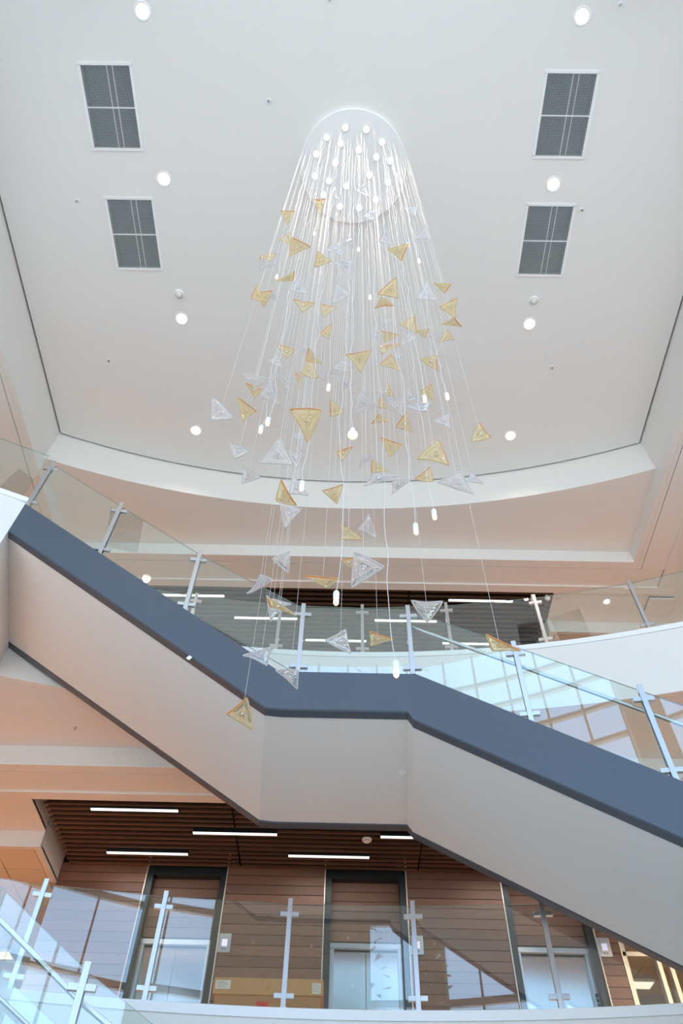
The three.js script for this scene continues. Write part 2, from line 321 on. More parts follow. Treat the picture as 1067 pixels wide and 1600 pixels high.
// ---------------------------------------------------------------- glass railing pieces
function pane(a, b, c, d, parent, t = 0.012) { // corners a b (bottom) c d (top), counter-clockwise
  const n = b.clone().sub(a).cross(d.clone().sub(a)).normalize().multiplyScalar(t / 2);
  const f = [a, b, c, d].map((p) => p.clone().add(n)), k = [a, b, c, d].map((p) => p.clone().sub(n));
  const p = [], add = (...q) => q.forEach((v) => p.push(v.x, v.y, v.z)), quad = (q) => add(q[0], q[1], q[2], q[0], q[2], q[3]);
  quad(f); quad([k[1], k[0], k[3], k[2]]);
  for (let i = 0; i < 4; i++) { const j = (i + 1) % 4; quad([k[i], k[j], f[j], f[i]]); }
  const g = new THREE.BufferGeometry(); g.setAttribute('position', new THREE.Float32BufferAttribute(p, 3));
  g.setAttribute('uv', new THREE.Float32BufferAttribute(new Float32Array(p.length / 3 * 2), 2)); g.computeVertexNormals();
  g.addGroup(0, 12, 0); g.addGroup(12, 24, 1);
  const m = mesh(g, M.glass, 'glass_panel', parent); m.material = [M.glass, M.glassEdge]; return m;
}
const postGeo = new RoundedBoxGeometry(0.05, 1.06, 0.016, 2, 0.003).translate(0, 0.53, 0.03), postBack = new RoundedBoxGeometry(0.05, 1.0, 0.012, 1, 0.003).translate(0, 0.5, -0.022);
const clampGeo = new RoundedBoxGeometry(0.2, 0.048, 0.04, 2, 0.004), footGeo = new RoundedBoxGeometry(0.07, 0.03, 0.07, 1, 0.004).translate(0, 0.005, 0);
const nubGeo = mergeGeometries([cyl(0.008, 0.008, 0.07, 8).rotateX(Math.PI / 2).translate(0, 0, -0.05), cyl(0.014, 0.014, 0.012, 10).translate(0, 0.012, -0.085), rod(V(0, 0, -0.085), V(0, 0.02, -0.085), 0.006)]);
function post(p, turn, parent, nub) {
  const m = mesh(mergeGeometries([postGeo, postBack, footGeo]), M.steel, 'post', parent); m.position.copy(p); m.rotation.y = turn;
  for (const y of [0.12, 0.9]) { const c = mesh(clampGeo, M.steel, 'clamp', m); c.position.set(0, y, 0.003); }
  if (nub) { const b = mesh(nubGeo, M.steel, 'handrail_bracket', m); b.position.set(0, 0.72, 0); }
}
function railing(pts, name, label, opts = {}) { // pts: post feet from left to right seen from the atrium
  const t = thing(name, label, 'railing');
  for (let i = 0; i < pts.length; i++) {
    const a = pts[Math.max(0, i - 1)], b = pts[Math.min(pts.length - 1, i + 1)], d = b.clone().sub(a);
    if (!(opts.openEnd && i === pts.length - 1)) post(pts[i], Math.atan2(-d.z, d.x), t, opts.nubs?.(i));
    if (i < pts.length - 1) {
      const p = pts[i], q = pts[i + 1], e = q.clone().sub(p), l = Math.hypot(e.x, e.z), u = e.clone().multiplyScalar(0.03 / l);
      const p0 = p.clone().add(u), q0 = q.clone().sub(u), h0 = V(0, 0.02, 0), h1 = V(0, 1.01, 0);
      pane(p0.clone().add(h0), q0.clone().add(h0), q0.clone().add(h1), p0.clone().add(h1), t);
    }
  }
  return t;
}
const onArc = (x, y) => V(x, y, zArc(x) - 0.07);
railing([-4.4, -3.17, -1.907, -0.553, 0.783, 2.16, 3.5, 4.45].map((x) => onArc(x, F2 + 0.02)), 'glass_railing', 'curved glass railing with steel posts in front of the elevators');
railing([-4.45, -3.7, -2.4, -1.05, 0.26, 1.6, 2.98, 4.4, 5.75, 7.1, 8.3].map((x) => onArc(x, F3 + 0.02)), 'glass_railing', 'curved glass railing on the top level behind the staircase');
for (const [y, label] of [[F3, 'short glass railing on the left landing beside the top of the stair'], [F2, 'short glass railing on the left landing one level lower']])
  railing([V(-8.3, y + 0.02, -3.5), V(-7.0, y + 0.02, -4.09), V(-5.55, y + 0.02, -4.74), V(-4.14, y + 0.02, -5.38)], 'glass_railing', label, { openEnd: true });

// ---------------------------------------------------------------- the two staircases, one above the other
// plan: near and far edges at the stations u = 0..3 (left end, left knee, right knee, right end)
const NEAR = [[-4.07, -5.36], [-0.63, -5.86], [0.68, -5.86], [4.2, -5.3]], FARE = [[-4.62, -7.42], [-0.8, -8.06], [0.83, -8.06], [4.6, -7.44]];
const planAt = (u, w) => { const i = Math.min(2, Math.floor(u)), f = u - i, L = (A) => [A[i][0] + (A[i + 1][0] - A[i][0]) * f, A[i][1] + (A[i + 1][1] - A[i][1]) * f]; const a = L(NEAR), b = L(FARE); return [a[0] + (b[0] - a[0]) * w, a[1] + (b[1] - a[1]) * w]; };
const SLOPE = 0.652, LEN = Math.hypot(3.44, 0.5), LANDY = EYE + 5.09;
const topAt = (u) => { const l = (0.98 - u) * LEN, r = (u - 2.015) * LEN * 1.025; return u < 1.1 ? Math.max(LANDY, LANDY + l * SLOPE) : LANDY - Math.max(0, r) * SLOPE; };
const uFor = (x, w) => { let a = 0, b = 3; for (let i = 0; i < 40; i++) { const m = (a + b) / 2; planAt(m, w)[0] < x ? (a = m) : (b = m); } return a; };
const topU = [0, 0.98, 2.015, 3], botU = [0, 0.975 - 0.022, 2.015 - 0.055, 3];
const botAt = (u) => { // lower edge: parallel, 0.49 m square to the run
  const v = 0.49 * Math.hypot(1, SLOPE);
  if (u < botU[1]) return LANDY - 0.49 + (botU[1] - u) * LEN * SLOPE;
  return LANDY - 0.49 - Math.max(0, u - botU[2]) * LEN * 1.025 * SLOPE;
};
const US = [...new Set([...topU, ...botU, 1, 2, 0.5, 1.5, 2.5])].sort((a, b) => a - b);
function staircase(dy, label, rightRail, leftRail, railLabelNear, railLabelFar) {
  const t = thing('staircase', label, 'staircase', [0, dy, 0]);
  const pt = (u, w, y) => { const [x, z] = planAt(u, w); return V(x, y, z); };
  const T = 0.062; // stringer thickness as a share of the width
  for (const [w0, w1] of [[0, T], [1 - T, 1]]) {
    const rings = US.map((u) => { const b = botAt(u), h = topAt(u), e = 0.006; // softened lower corners
      return [pt(u, w0, h), pt(u, w1, h), pt(u, w1, b + 0.012), pt(u, w1 - e, b), pt(u, w0 + e, b), pt(u, w0, b + 0.012)]; });
    mesh(loft(rings), M.steelPaint, 'stringer', t);
  }
  mesh(loft(US.map((u) => [pt(u, T, botAt(u) + 0.03), pt(u, 1 - T, botAt(u) + 0.03), pt(u, 1 - T, botAt(u) + 0.012), pt(u, T, botAt(u) + 0.012)])), M.soffit, 'soffit_board', t);
  const step = (u0, u1, y, name) => mesh(loft([u0, u1].map((u) => [pt(u, T, y), pt(u, 1 - T, y), pt(u, 1 - T, y - 0.05), pt(u, T, y - 0.05)])), M.tread, name, t);
  const n = 14;
  for (let i = 0; i < n; i++) {
    const a = 0.97 * (i / n), b = 0.97 * ((i + 1) / n);
    step(a, b, topAt((a + b) / 2) - 0.1, 'tread');
    const c = 2.03 + 0.97 * (i / n), d = 2.03 + 0.97 * ((i + 1) / n);
    step(c, d, topAt((c + d) / 2) - 0.1, 'tread');
  }
  step(0.97, 2.03, LANDY - 0.06, 'landing');
  // railings on both edges
  for (const [w, far] of [[0.03, false], [0.97, true]]) {
    const X = far ? [-4.55, -3.3, -2.1, -0.72, 0.74, 2.0, 3.2, 4.4] : [-4.07, -2.97, -1.82, -0.5, 0.72, 1.807, 2.89, 3.98];
    const pts = X.map((x) => { const u = Math.min(2.98, Math.max(0.005, uFor(x, w))); const [px, pz] = planAt(u, w); return V(px, topAt(u) + dy + 0.005, pz); });
    const r = railing(pts, 'stair_railing', far ? railLabelFar : railLabelNear, { nubs: (i) => !far && i > 0 && i < 8 });
    const k = far ? 1 : -1;
    const run = (i0, i1) => {
      const line = []; for (let i = i0; i <= i1; i++) line.push(pts[i].clone().add(V(0, 0.84, 0.09 * k)));
      const e = line[line.length - 1].clone().sub(line[line.length - 2]).normalize(); line.push(line[line.length - 1].clone().addScaledVector(e, 0.2));
      const parts = []; for (let i = 0; i < line.length - 1; i++) { parts.push(rod(line[i], line[i + 1], 0.021, 14)); parts.push(new THREE.SphereGeometry(0.021, 12, 8).translate(line[i].x, line[i].y, line[i].z)); }
      mesh(mergeGeometries(parts.map((g) => g.toNonIndexed())), M.steel, 'handrail', r);
    };
    if (rightRail) run(4, 7);
    if (leftRail) run(0, 3);
  }
  return t;
}
const upper = staircase(0, 'upper staircase with grey blue steel sides, white underside and middle landing', true, false, 'glass railing on the near edge of the upper staircase', 'glass railing on the far edge of the upper staircase');
staircase(-RISE, 'lower staircase mostly below the picture, its railing at bottom left', true, true, 'glass railing with round handrail at bottom left, nearer side', 'glass railing with round handrail at bottom left, farther side');
{ // small white tags clipped to the stringer and a cover plate in the landing soffit
  const s = thing('cover_plate', 'small round white cover plate in the underside of the stair landing', 'cover plate', [0, 0, 0]);
  const p = onHeight(628, 1206, LANDY - 0.478);
  mesh(cyl(0.04, 0.043, 0.01, 28).translate(p.x, p.y - 0.004, p.z), M.white, 'plate', s);
  mesh(new THREE.TorusGeometry(0.041, 0.003, 6, 28).rotateX(Math.PI / 2).translate(p.x, p.y - 0.006, p.z), M.soffit, 'rim', s);
  const u = uFor(-1.62, 0), [x, z] = planAt(u, 0);
  const tag = thing('tape_tag', 'small strip of pale tape hanging from the lower edge of the stair', 'tape', [x, botAt(u), z]);
  mesh(new RoundedBoxGeometry(0.045, 0.05, 0.003, 1, 0.001).rotateZ(-0.6).translate(-0.01, -0.02, 0), M.white, 'strip', tag);
}

// ---------------------------------------------------------------- lamps
// linear lights set between the slats
const rowsL = [[-3.76, -2.45, -10.0], [2.05, 3.34, -10.0], [-2.3, -1.0, -10.6], [0.59, 1.87, -10.6], [-3.75, -2.45, -11.24], [-0.85, 0.44, -11.22], [2.04, 3.33, -11.24]];
const place = ['front row, left end', 'front row, right end', 'second row, left of centre', 'second row, right of centre', 'back row, left end', 'back row, middle', 'back row, right end'];
for (const [lvl, word] of [[0, 'middle'], [RISE, 'top']]) rowsL.forEach(([x0, x1, z], i) => {
  const y = EYE + 5.955 + lvl - 0.0, c = (x0 + x1) / 2, L = x1 - x0;
  const t = thing('linear_light', `white linear light between ${word} level slats, ${place[i]}`, 'light', [c, y, z], `linear lights in the ${word} level slats`);
  mesh(box(-L / 2, L / 2, 0.004, 0.09, -0.03, 0.03), M.portal, 'housing', t);
  mesh(box(-L / 2 + 0.004, L / 2 - 0.004, -0.004, 0.004, -0.027, 0.027), M.led, 'diffuser', t);
  const l = new THREE.RectAreaLight(0xfff4ea, LED * (lvl ? 0.9 : 2), L, 0.054); l.position.set(0, -0.008, 0); l.rotation.x = -Math.PI / 2; t.add(l);
});
// eight recessed downlights in the high ceiling
const nth = ['nearest', 'second nearest', 'third nearest', 'farthest'];
for (const [sx, side] of [[-2.89, 'left'], [3.03, 'right']]) [-0.37, -2.47, -4.68, -6.87].forEach((z, i) => {
  const t = thing('downlight', `round glowing downlight in the high ceiling, ${nth[i]} of the ${side} row`, 'light', [sx, CEIL, z], 'downlights in the high ceiling');
  mesh(new THREE.LatheGeometry([[0.088, 0.004], [0.09, -0.004], [0.108, -0.008], [0.118, -0.004], [0.12, 0.001]].map(([a, b]) => new THREE.Vector2(a, b)), 40), M.white, 'trim_ring', t);
  mesh(new THREE.SphereGeometry(0.088, 28, 8, 0, Math.PI * 2, 0, Math.PI / 2).scale(1, -0.09, 1).translate(0, 0.0, 0), M.downLens, 'lens', t);
  const l = new THREE.SpotLight(0xffe9d0, DOWN, 0, 1.05, 0.7, 2); l.position.set(0, -0.03, 0); l.target.position.set(0, -5, 0); l.shadow.radius = 4; l.castShadow = true; t.add(l, l.target);
});
// recessed lamps over the walkways that warm the soffits and floors
function smallDown(x, y, z, label, power, lens = M.downLens) {
  const t = thing('recessed_lamp', label, 'light', [x, y, z], 'recessed lamps over the walkways');
  mesh(new THREE.LatheGeometry([[0.06, 0.0], [0.07, -0.012], [0.082, -0.006], [0.085, 0.001]].map(([a, b]) => new THREE.Vector2(a, b)), 32), M.white, 'trim_ring', t);
  mesh(new THREE.SphereGeometry(0.06, 20, 8, 0, Math.PI * 2, 0, Math.PI / 2).scale(1, -0.25, 1).translate(0, -0.002, 0), lens, 'lens', t);
  const l = new THREE.SpotLight(0xffc890, power, 0, 1.2, 0.8, 2); l.position.set(0, -0.03, 0); l.target.position.set(0, -3, 0); l.shadow.radius = 3; l.castShadow = true; t.add(l, l.target);
}
smallDown(5.21, EYE + 10.63, -9.97, 'small lit recessed lamp right of the top level slats', WARM);
smallDown(-5.3, EYE + 10.63, -9.97, 'small lit recessed lamp left of the top level slats', WARM);
smallDown(-5.6, EYE + 5.97, -9.97, 'small lit recessed lamp left of the middle level slats', WARM * 3.2);
smallDown(5.3, EYE + 5.97, -9.97, 'small lit recessed lamp right of the middle level slats', WARM * 3);
for (const [x, z, l] of [[3.72, -9.9, 'round dome lamp beside the railing post, right end of the top slats'], [4.0, -9.86, 'round dome lamp at the right edge of the top slats']]) {
  const t = thing('dome_lamp', l, 'light', [x, EYE + 10.58, z], 'dome lamps by the slats');
  mesh(new THREE.SphereGeometry(0.055, 24, 12), M.white, 'globe', t); mesh(cyl(0.03, 0.03, 0.1, 16).translate(0, 0.08, 0), M.white, 'stem', t);
}
{ // square access panel right of the lobby on the top level
  const p = thing('access_panel', 'square beige access panel in the soffit at far right', 'panel', [6.25, EYE + 10.63, -10.02]);
  mesh(new RoundedBoxGeometry(0.5, 0.03, 0.44, 2, 0.006).translate(0, -0.055, 0), M.paint, 'door', p);
  mesh(box(-0.24, 0.24, -0.041, 0.002, -0.21, 0.21), M.reveal, 'frame', p);
}
// office lamps behind the glazed front and the left room
for (const [x, y, z, L, label] of [[5.6, 5.6, -13.2, 1.1, 'bright office ceiling light behind the glazed front, nearer one'], [5.2, 5.6, -14.8, 1.1, 'bright office ceiling light behind the glazed front, farther one'], [-6.2, 5.66, -14.3, 0.5, 'bright ceiling light in the room at far left']]) {
  const t = thing('office_light', label, 'light', [x, EYE + y, z]);
  mesh(new RoundedBoxGeometry(L, 0.05, 0.34, 2, 0.01), M.white, 'housing', t); mesh(box(-L / 2 + 0.02, L / 2 - 0.02, -0.03, -0.024, -0.15, 0.15), M.officeGlow, 'diffuser', t);
  const l = new THREE.RectAreaLight(0xffedd0, 9, L - 0.04, 0.3); l.position.set(0, -0.035, 0); l.rotation.x = -Math.PI / 2; t.add(l);
}
{
  const t = thing('track_light', 'small track spotlight seen through the office glazing', 'light', [5.12, EYE + 5.3, -12.4]);
  mesh(cyl(0.012, 0.012, 0.14, 10).translate(0, -0.07, 0), M.brushed, 'stem', t); mesh(cyl(0.035, 0.05, 0.12, 20).translate(0, -0.19, 0), M.white, 'lamp_head', t);
}

// ---------------------------------------------------------------- ceiling grilles, sprinklers, detectors
const ventWords = ['nearer grille in the ceiling at left', 'farther grille in the ceiling at left', 'nearer grille in the ceiling at right', 'farther grille in the ceiling at right'];
vents.forEach(([x, z], k) => {
  const t = thing('air_grille', `white framed egg crate air return, ${ventWords[k]}`, 'air grille', [x, CEIL, z], 'air grilles in the ceiling');
  const a = VW / 2, b = VD / 2, f = 0.035;
  const fr = [box(-a - f, a + f, -0.012, 0.004, -b - f, -b + 0.006), box(-a - f, a + f, -0.012, 0.004, b - 0.006, b + f), box(-a - f, -a + 0.006, -0.012, 0.004, -b, b), box(a - 0.006, a + f, -0.012, 0.004, -b, b)];
  mesh(mergeGeometries(fr), M.cap, 'frame', t);
  const cells = []; for (let i = 1; i < 36; i++) cells.push(box(-a + i * VW / 36 - 0.0022, -a + i * VW / 36 + 0.0022, 0.0, 0.02, -b, b)); for (let i = 1; i < 54; i++) cells.push(box(-a, a, 0.0, 0.02, -b + i * VD / 54 - 0.0022, -b + i * VD / 54 + 0.0022));
  mesh(mergeGeometries(cells), M.grille, 'egg_crate', t).userData.kind = 'stuff';
  mesh(box(-a, a, -0.006, 0.02, -0.008, 0.008), M.cap, 'divider', t);
  for (const dx of [0.02, 0.1]) mesh(box(dx - 0.004, dx + 0.004, -0.003, 0.022, -b, b), M.cap, 'divider', t);
  mesh(mergeGeometries([box(-a, a, 0.31, 0.33, -b, b), box(-a - 0.01, -a, 0.1, 0.33, -b, b), box(a, a + 0.01, 0.1, 0.33, -b, b), box(-a, a, 0.1, 0.33, -b - 0.01, -b), box(-a, a, 0.1, 0.33, b, b + 0.01)]), M.duct, 'duct', t);
});
const sprinks = [[-1.235, CEIL, -1.41, 'left of the chandelier canopy'], [-4.28, CEIL, -2.8, 'near the left edge, beside the farther left grille'], [-4.27, CEIL, -5.46, 'far left, beyond the grilles'], [3.53, CEIL, -2.83, 'touching the corner of the farther right grille'], [3.55, CEIL, -5.46, 'far right, beyond the grilles'], [3.5, CEIL, -0.24, 'at the top right, nearest the viewer'], [-0.36, CEIL, -0.22, 'at the top middle, nearest the viewer'], [-3.75, EYE + 6.28, -8.45, 'in the soffit below the stair']];
for (const [x, y, z, w] of sprinks) {
  const t = thing('sprinkler', `small chrome fire sprinkler ${w}`, 'sprinkler', [x, y, z], 'ceiling sprinklers');
  mesh(new THREE.LatheGeometry([[0.0, -0.002], [0.03, -0.003], [0.04, 0.001]].map(([a, b]) => new THREE.Vector2(a, b)), 24), M.white, 'escutcheon', t);
  mesh(mergeGeometries([cyl(0.009, 0.012, 0.03, 10).translate(0, -0.015, 0), rod(V(0.012, -0.02, 0), V(0.004, -0.055, 0), 0.003), rod(V(-0.012, -0.02, 0), V(-0.004, -0.055, 0), 0.003), cyl(0.018, 0.018, 0.003, 14).translate(0, -0.056, 0)].map((g) => g.toNonIndexed())), M.brushed, 'head', t);
}
for (const [x, y, z, w] of [[-2.877, CEIL, -4.25, 'in the high ceiling beside the left downlights'], [3.034, CEIL, -4.27, 'in the high ceiling beside the right downlights'], [0.383, EYE + 5.97, -10.7, 'under the timber slats of the middle level']]) {
  const t = thing('smoke_detector', `round white smoke detector ${w}`, 'smoke detector', [x, y, z]);
  mesh(new THREE.LatheGeometry([[0, -0.05], [0.035, -0.05], [0.05, -0.04], [0.055, -0.03], [0.07, -0.027], [0.075, -0.015], [0.075, 0.002]].map(([a, b]) => new THREE.Vector2(a, b)), 32), M.white, 'cover', t);
  mesh(new THREE.TorusGeometry(0.052, 0.004, 6, 28).rotateX(Math.PI / 2).translate(0, -0.034, 0), M.reveal, 'vent_slot', t);
}

// ---------------------------------------------------------------- the cardboard carton behind the railing
{
  const t = thing('carton', 'long brown cardboard carton with a red sticker behind the lobby railing', 'box', [-0.81, F2, -9.55]);
  mesh(new RoundedBoxGeometry(1.2, 0.58, 0.6, 2, 0.008).translate(0, 0.29, 0), M.cardboard, 'body', t);
  const lid = mesh(new RoundedBoxGeometry(1.25, 0.17, 0.65, 2, 0.008).translate(0, 0.615, 0), M.cardLid, 'lid', t);
  const paper = (w, h, draw) => new THREE.MeshStandardMaterial({ map: canvasTex(128, Math.round(128 * h / w), draw), roughness: 0.6 });
  const lines = (c, w, h) => { c.fillStyle = '#e9e4da'; c.fillRect(0, 0, w, h); c.fillStyle = '#8d857a'; for (let i = 0; i < 5; i++) c.fillRect(w * 0.1, h * (0.15 + i * 0.16), w * (0.5 + 0.3 * ((i * 7) % 3) / 2), 3); };
  mesh(box(-0.6, -0.43, 0.58, 0.67, 0.326, 0.328), paper(0.17, 0.09, lines), 'shipping_label', lid);
  mesh(box(0.5, 0.6, 0.55, 0.66, 0.326, 0.328), paper(0.1, 0.11, lines), 'shipping_label', lid);
  const s = mesh(box(-0.12, 0.02, 0.36, 0.47, 0.301, 0.303), paper(0.14, 0.11, (c, w, h) => {
    c.fillStyle = '#e8301c'; c.fillRect(0, 0, w, h); c.fillStyle = '#a51408'; for (const x of [0.2, 0.42, 0.62]) { c.fillRect(w * x, h * 0.25, w * 0.08, h * 0.5); c.fillRect(w * x, h * 0.25, w * 0.15, h * 0.1); }
  }), 'sticker', t);
  s.userData.label = 'red sticker';
}

// ---------------------------------------------------------------- the chandelier: canopy, glass triangles on cables, small bulbs on cords
const CX = -0.01, CZ = -2.28, CR = 0.79, CANY = CEIL - 0.06;
const canopy = thing('chandelier_canopy', 'round white chandelier canopy with bright puck lights on the high ceiling', 'chandelier', [CX, CEIL, CZ]);
mesh(new THREE.LatheGeometry([[0, -0.06], [CR - 0.01, -0.06], [CR, -0.05], [CR, 0]].map(([a, b]) => new THREE.Vector2(a, b)), 96), M.cap, 'plate', canopy);
const pucks = [[539.2, 199.2], [572.1, 202], [510.5, 214.1], [532.2, 223.7], [596.8, 221.7], [560.8, 233.8], [494.2, 240.5], [523.7, 253.5], [587.8, 245], [609.5, 251.2], [492, 274.6], [513.9, 282.2], [577.2, 272.9], [606.1, 284.4], [541.2, 290.6], [505.4, 303.8], [587, 311.7], [530.8, 322.1], [560.8, 324.3]];
for (const [px, py] of pucks) {
  const p = onHeight(px, py, CANY), k = mesh(mergeGeometries([cyl(0.047, 0.05, 0.02, 28), cyl(0.034, 0.034, 0.006, 24).translate(0, -0.011, 0)]), M.white, 'puck_light', canopy);
  k.position.set(p.x - CX, -0.07, p.z - CZ);
  const g = mesh(new THREE.SphereGeometry(0.04, 20, 8, 0, Math.PI * 2, 0, Math.PI / 2).scale(1, -0.3, 1).translate(0, -0.015, 0), M.puckGlow, 'lens', k);
  const l = new THREE.SpotLight(0xffe8cf, PUCK * 8, 0, 0.6, 0.8, 2); l.position.set(0, -0.03, 0); l.target.position.set(0, -4, 0); l.shadow.radius = 2; l.castShadow = true; k.add(l, l.target);
}
// [amber?, three corners as seen], lowest first
const shards = [
  [1,386.1,1088.7,396.2,1139.3,353.1,1116.8], [0,429.4,1047.2,466,1046.3,464.3,1078.1], [0,378,1023,429.4,1011.2,416.5,1037.1], 
  [1,758.1,990,814.3,1017,769.3,1016.5], [0,540.2,982.5,548.6,1021.6,507.3,1001.3], [1,576.2,985.9,615.5,998.5,579,1009.8], 
  [0,415.4,929.7,437,956.4,422.1,971.8], [0,640.7,938.5,692.2,939.4,668,972.3], [1,416.5,932.5,463.7,960,422.9,949.3], 
  [0,424.3,935.3,456.7,943.7,432.8,949.9], [0,405.2,898.7,424.3,905.8,387.2,931.1], [1,475,900.1,528.4,904.3,510.1,919], 
  [0,553.1,862.2,600.9,886.6,550.3,919], [1,531.2,876.2,552.3,872,549.5,887.5], [0,452.5,860.8,451.9,896.5,425.2,872.9], 
  [1,531.2,815.8,567.2,843.9,534.6,843.1], [0,577.1,801.9,588.4,841.3,559.1,826.7], [0,436.5,782.3,473.6,795.7,445.2,826.6], 
  [1,439,749.3,463.7,791.5,430.7,781.2], [1,502.9,766.8,536.3,756.5,526.6,788.5], [0,455.9,737.3,481.9,775.1,451.3,772], 
  [0,612,753.6,645.7,745.3,612,773.2], [0,721.1,736.7,740.2,772.7,684,754.3], [0,735.7,735.6,753.7,756.5,730.1,752.5], 
  [0,568.1,759.2,581.6,739,623.2,743.9], [1,671.6,728.8,676.1,753.6,648,748], [0,378.1,722.9,407,747.6,377.5,755.1], 
  [1,581.6,717.6,606.4,736.7,580.5,739], [0,560.2,730.4,568.1,714.2,586.6,713.8], [0,447.2,704.9,474,710.1,463.1,731.8], 
  [0,436.9,682.3,459.6,727.6,403.9,724.1], [1,686.7,686.1,700.2,728.2,651.3,716.9], [1,526.6,706,550.3,697.7,533.8,720.4], 
  [0,359,692,395.3,704.3,365.2,717.9], [1,594,682.7,630,695.1,608.6,714.2], [0,456.5,677.1,477.1,677.1,470.9,706], [1,749.3,659.8,767.7,683.4,733.6,692], 
  [1,635.1,644,645.6,675.5,618.1,667.6], [0,702.1,645.3,705.2,671,675,657.9], [1,454,640.4,502.5,641.2,479.8,692.4], [1,590.5,647.2,610.2,659,580,661.9], 
  [0,332.8,620.2,367.8,656.3,329.9,656.9], [1,371.5,621.2,401.4,643.9,379.4,659.4], [1,515.7,623.8,538.1,644,516.3,651.1], 
  [0,631.2,635.4,671.9,627,667.9,644.8], [0,605,627,631.2,623,627.8,651.9], [1,594.5,619.1,607.6,637.5,591.8,636.9], 
  [0,563,608.6,593.2,634.3,548.5,645.8], [0,589.2,608.6,615.5,625.6,608.9,636.1], [0,636.5,606,650.9,624.3,637.8,627.5], 
  [0,424.1,589.3,437.9,634.2,404.5,617.1], [1,675.8,599.4,677.1,624.9,656.1,612.5], [1,607.6,600.7,615.5,619.1,601,616.5], 
  [1,383.9,597.9,408.7,608.9,396.7,621.2], [0,523.6,590.2,551.2,601.2,538.1,606], [0,379.2,584.1,419,592.4,398.4,609.9], 
  [0,429.3,585.2,457.1,581,451.3,609.9], [1,457.1,581,471.5,589.3,470.5,605.8], [0,507.6,577.9,497.3,587.2,507.6,595.5], 
  [0,505.2,585,519.7,573.9,534.1,585.5], [1,485.6,558.4,497.3,591.3,465.4,583.1], [0,542,560,545.1,581.8,515.7,575.8], 
  [1,611.5,553.5,627.3,580.2,593.2,570.5], [1,652.2,560,685,554.8,683.7,579.7], [0,432.4,552.2,443.7,576.5,419,563.5], 
  [1,539.4,554.8,581.4,545.1,563.5,583.7], [1,482.9,542.9,503.1,569.1,478.8,564.5], [0,630.4,548.8,626,567.9,615.5,558.7], 
  [1,433,539.4,461.2,545.6,447.8,562.1], [0,461.2,547.6,483.9,536.7,479.8,553.2], [1,593.2,541.7,627.3,538.3,597.6,554.8], 
  [0,666.6,525.9,698.1,516.7,674.5,545.6], [0,627.3,514.1,652.2,527.2,626.5,541.7], [1,696.8,515.4,709.9,529.9,685,535.1], 
  [1,595.8,516.7,623.3,523.3,598.4,536.4], [1,517.8,506.2,517.8,530.4,500,522], [1,650.9,516.7,670.6,512.8,664.8,528.5], 
  [0,589.2,499.7,598.4,527.2,578.2,527.2], [1,648.3,490.5,652.2,522,625.2,505.7], [0,588.7,498.9,612.8,498.4,603.7,516.7], 
  [1,688.4,506.2,709.9,496.3,721.7,510.2], [1,499.8,475,526.1,478.8,506.5,495.2], [1,715.1,465.3,711.7,495.7,685.8,479.9], 
  [1,457.8,467.4,491.5,475.8,471.8,488.4], [1,595.8,464.2,615.4,477.7,584.6,481.3], [1,402.5,458.4,425.9,454.6,411.8,480.3], 
  [1,392.2,467.2,401.5,443.4,413.7,470.6], [0,429.7,446.2,417.8,462.7,431.5,470.9], [0,525,441.3,549.3,459.7,517.1,475.4], 
  [0,666.2,439.9,682,468.7,649.8,467.6], [1,619.5,433.2,621.7,466.4,589.5,460.2], [0,468.1,432.1,479.3,460.3,452.5,454.6], 
  [1,676.8,441.7,705.6,442.8,694.1,457.5], [1,430.6,439.1,459.6,422.8,457.8,439.1], [0,520,408.4,552.4,405.3,548.2,436.8], 
  [0,407.7,404,431,413.8,405.8,423.3], [1,497.1,391.8,519.6,407.2,490.9,418.1], [1,402.5,401.2,432.5,396,422.2,408.7], 
  [1,604.8,390,639.7,381,627.3,407.5], [0,508.1,389.5,534,377.6,532.2,399.4], [1,455.9,371.2,485.9,385.8,452.1,400.3], 
  [0,530.6,377.6,554.7,368.6,555.4,390.6], [1,436.2,375.4,455.9,362.8,458.7,385.3], [0,603.3,352.9,614.3,383.7,591.3,377.6], 
  [0,664.4,349.5,675.2,374.2,649.1,373.1], [0,566.6,337.1,586.8,328.1,588,347.2], [1,437.5,329.1,460.2,329.1,449,351], 
  [0,628.5,323.6,652.7,321.4,648.2,338.7], [1,491.2,311.2,509.2,311.2,499.1,336], [0,523.7,287.8,513.9,306.1,529.4,313.1], 
  [0,568.7,285,556.1,296.8,576.6,308.9], 
];
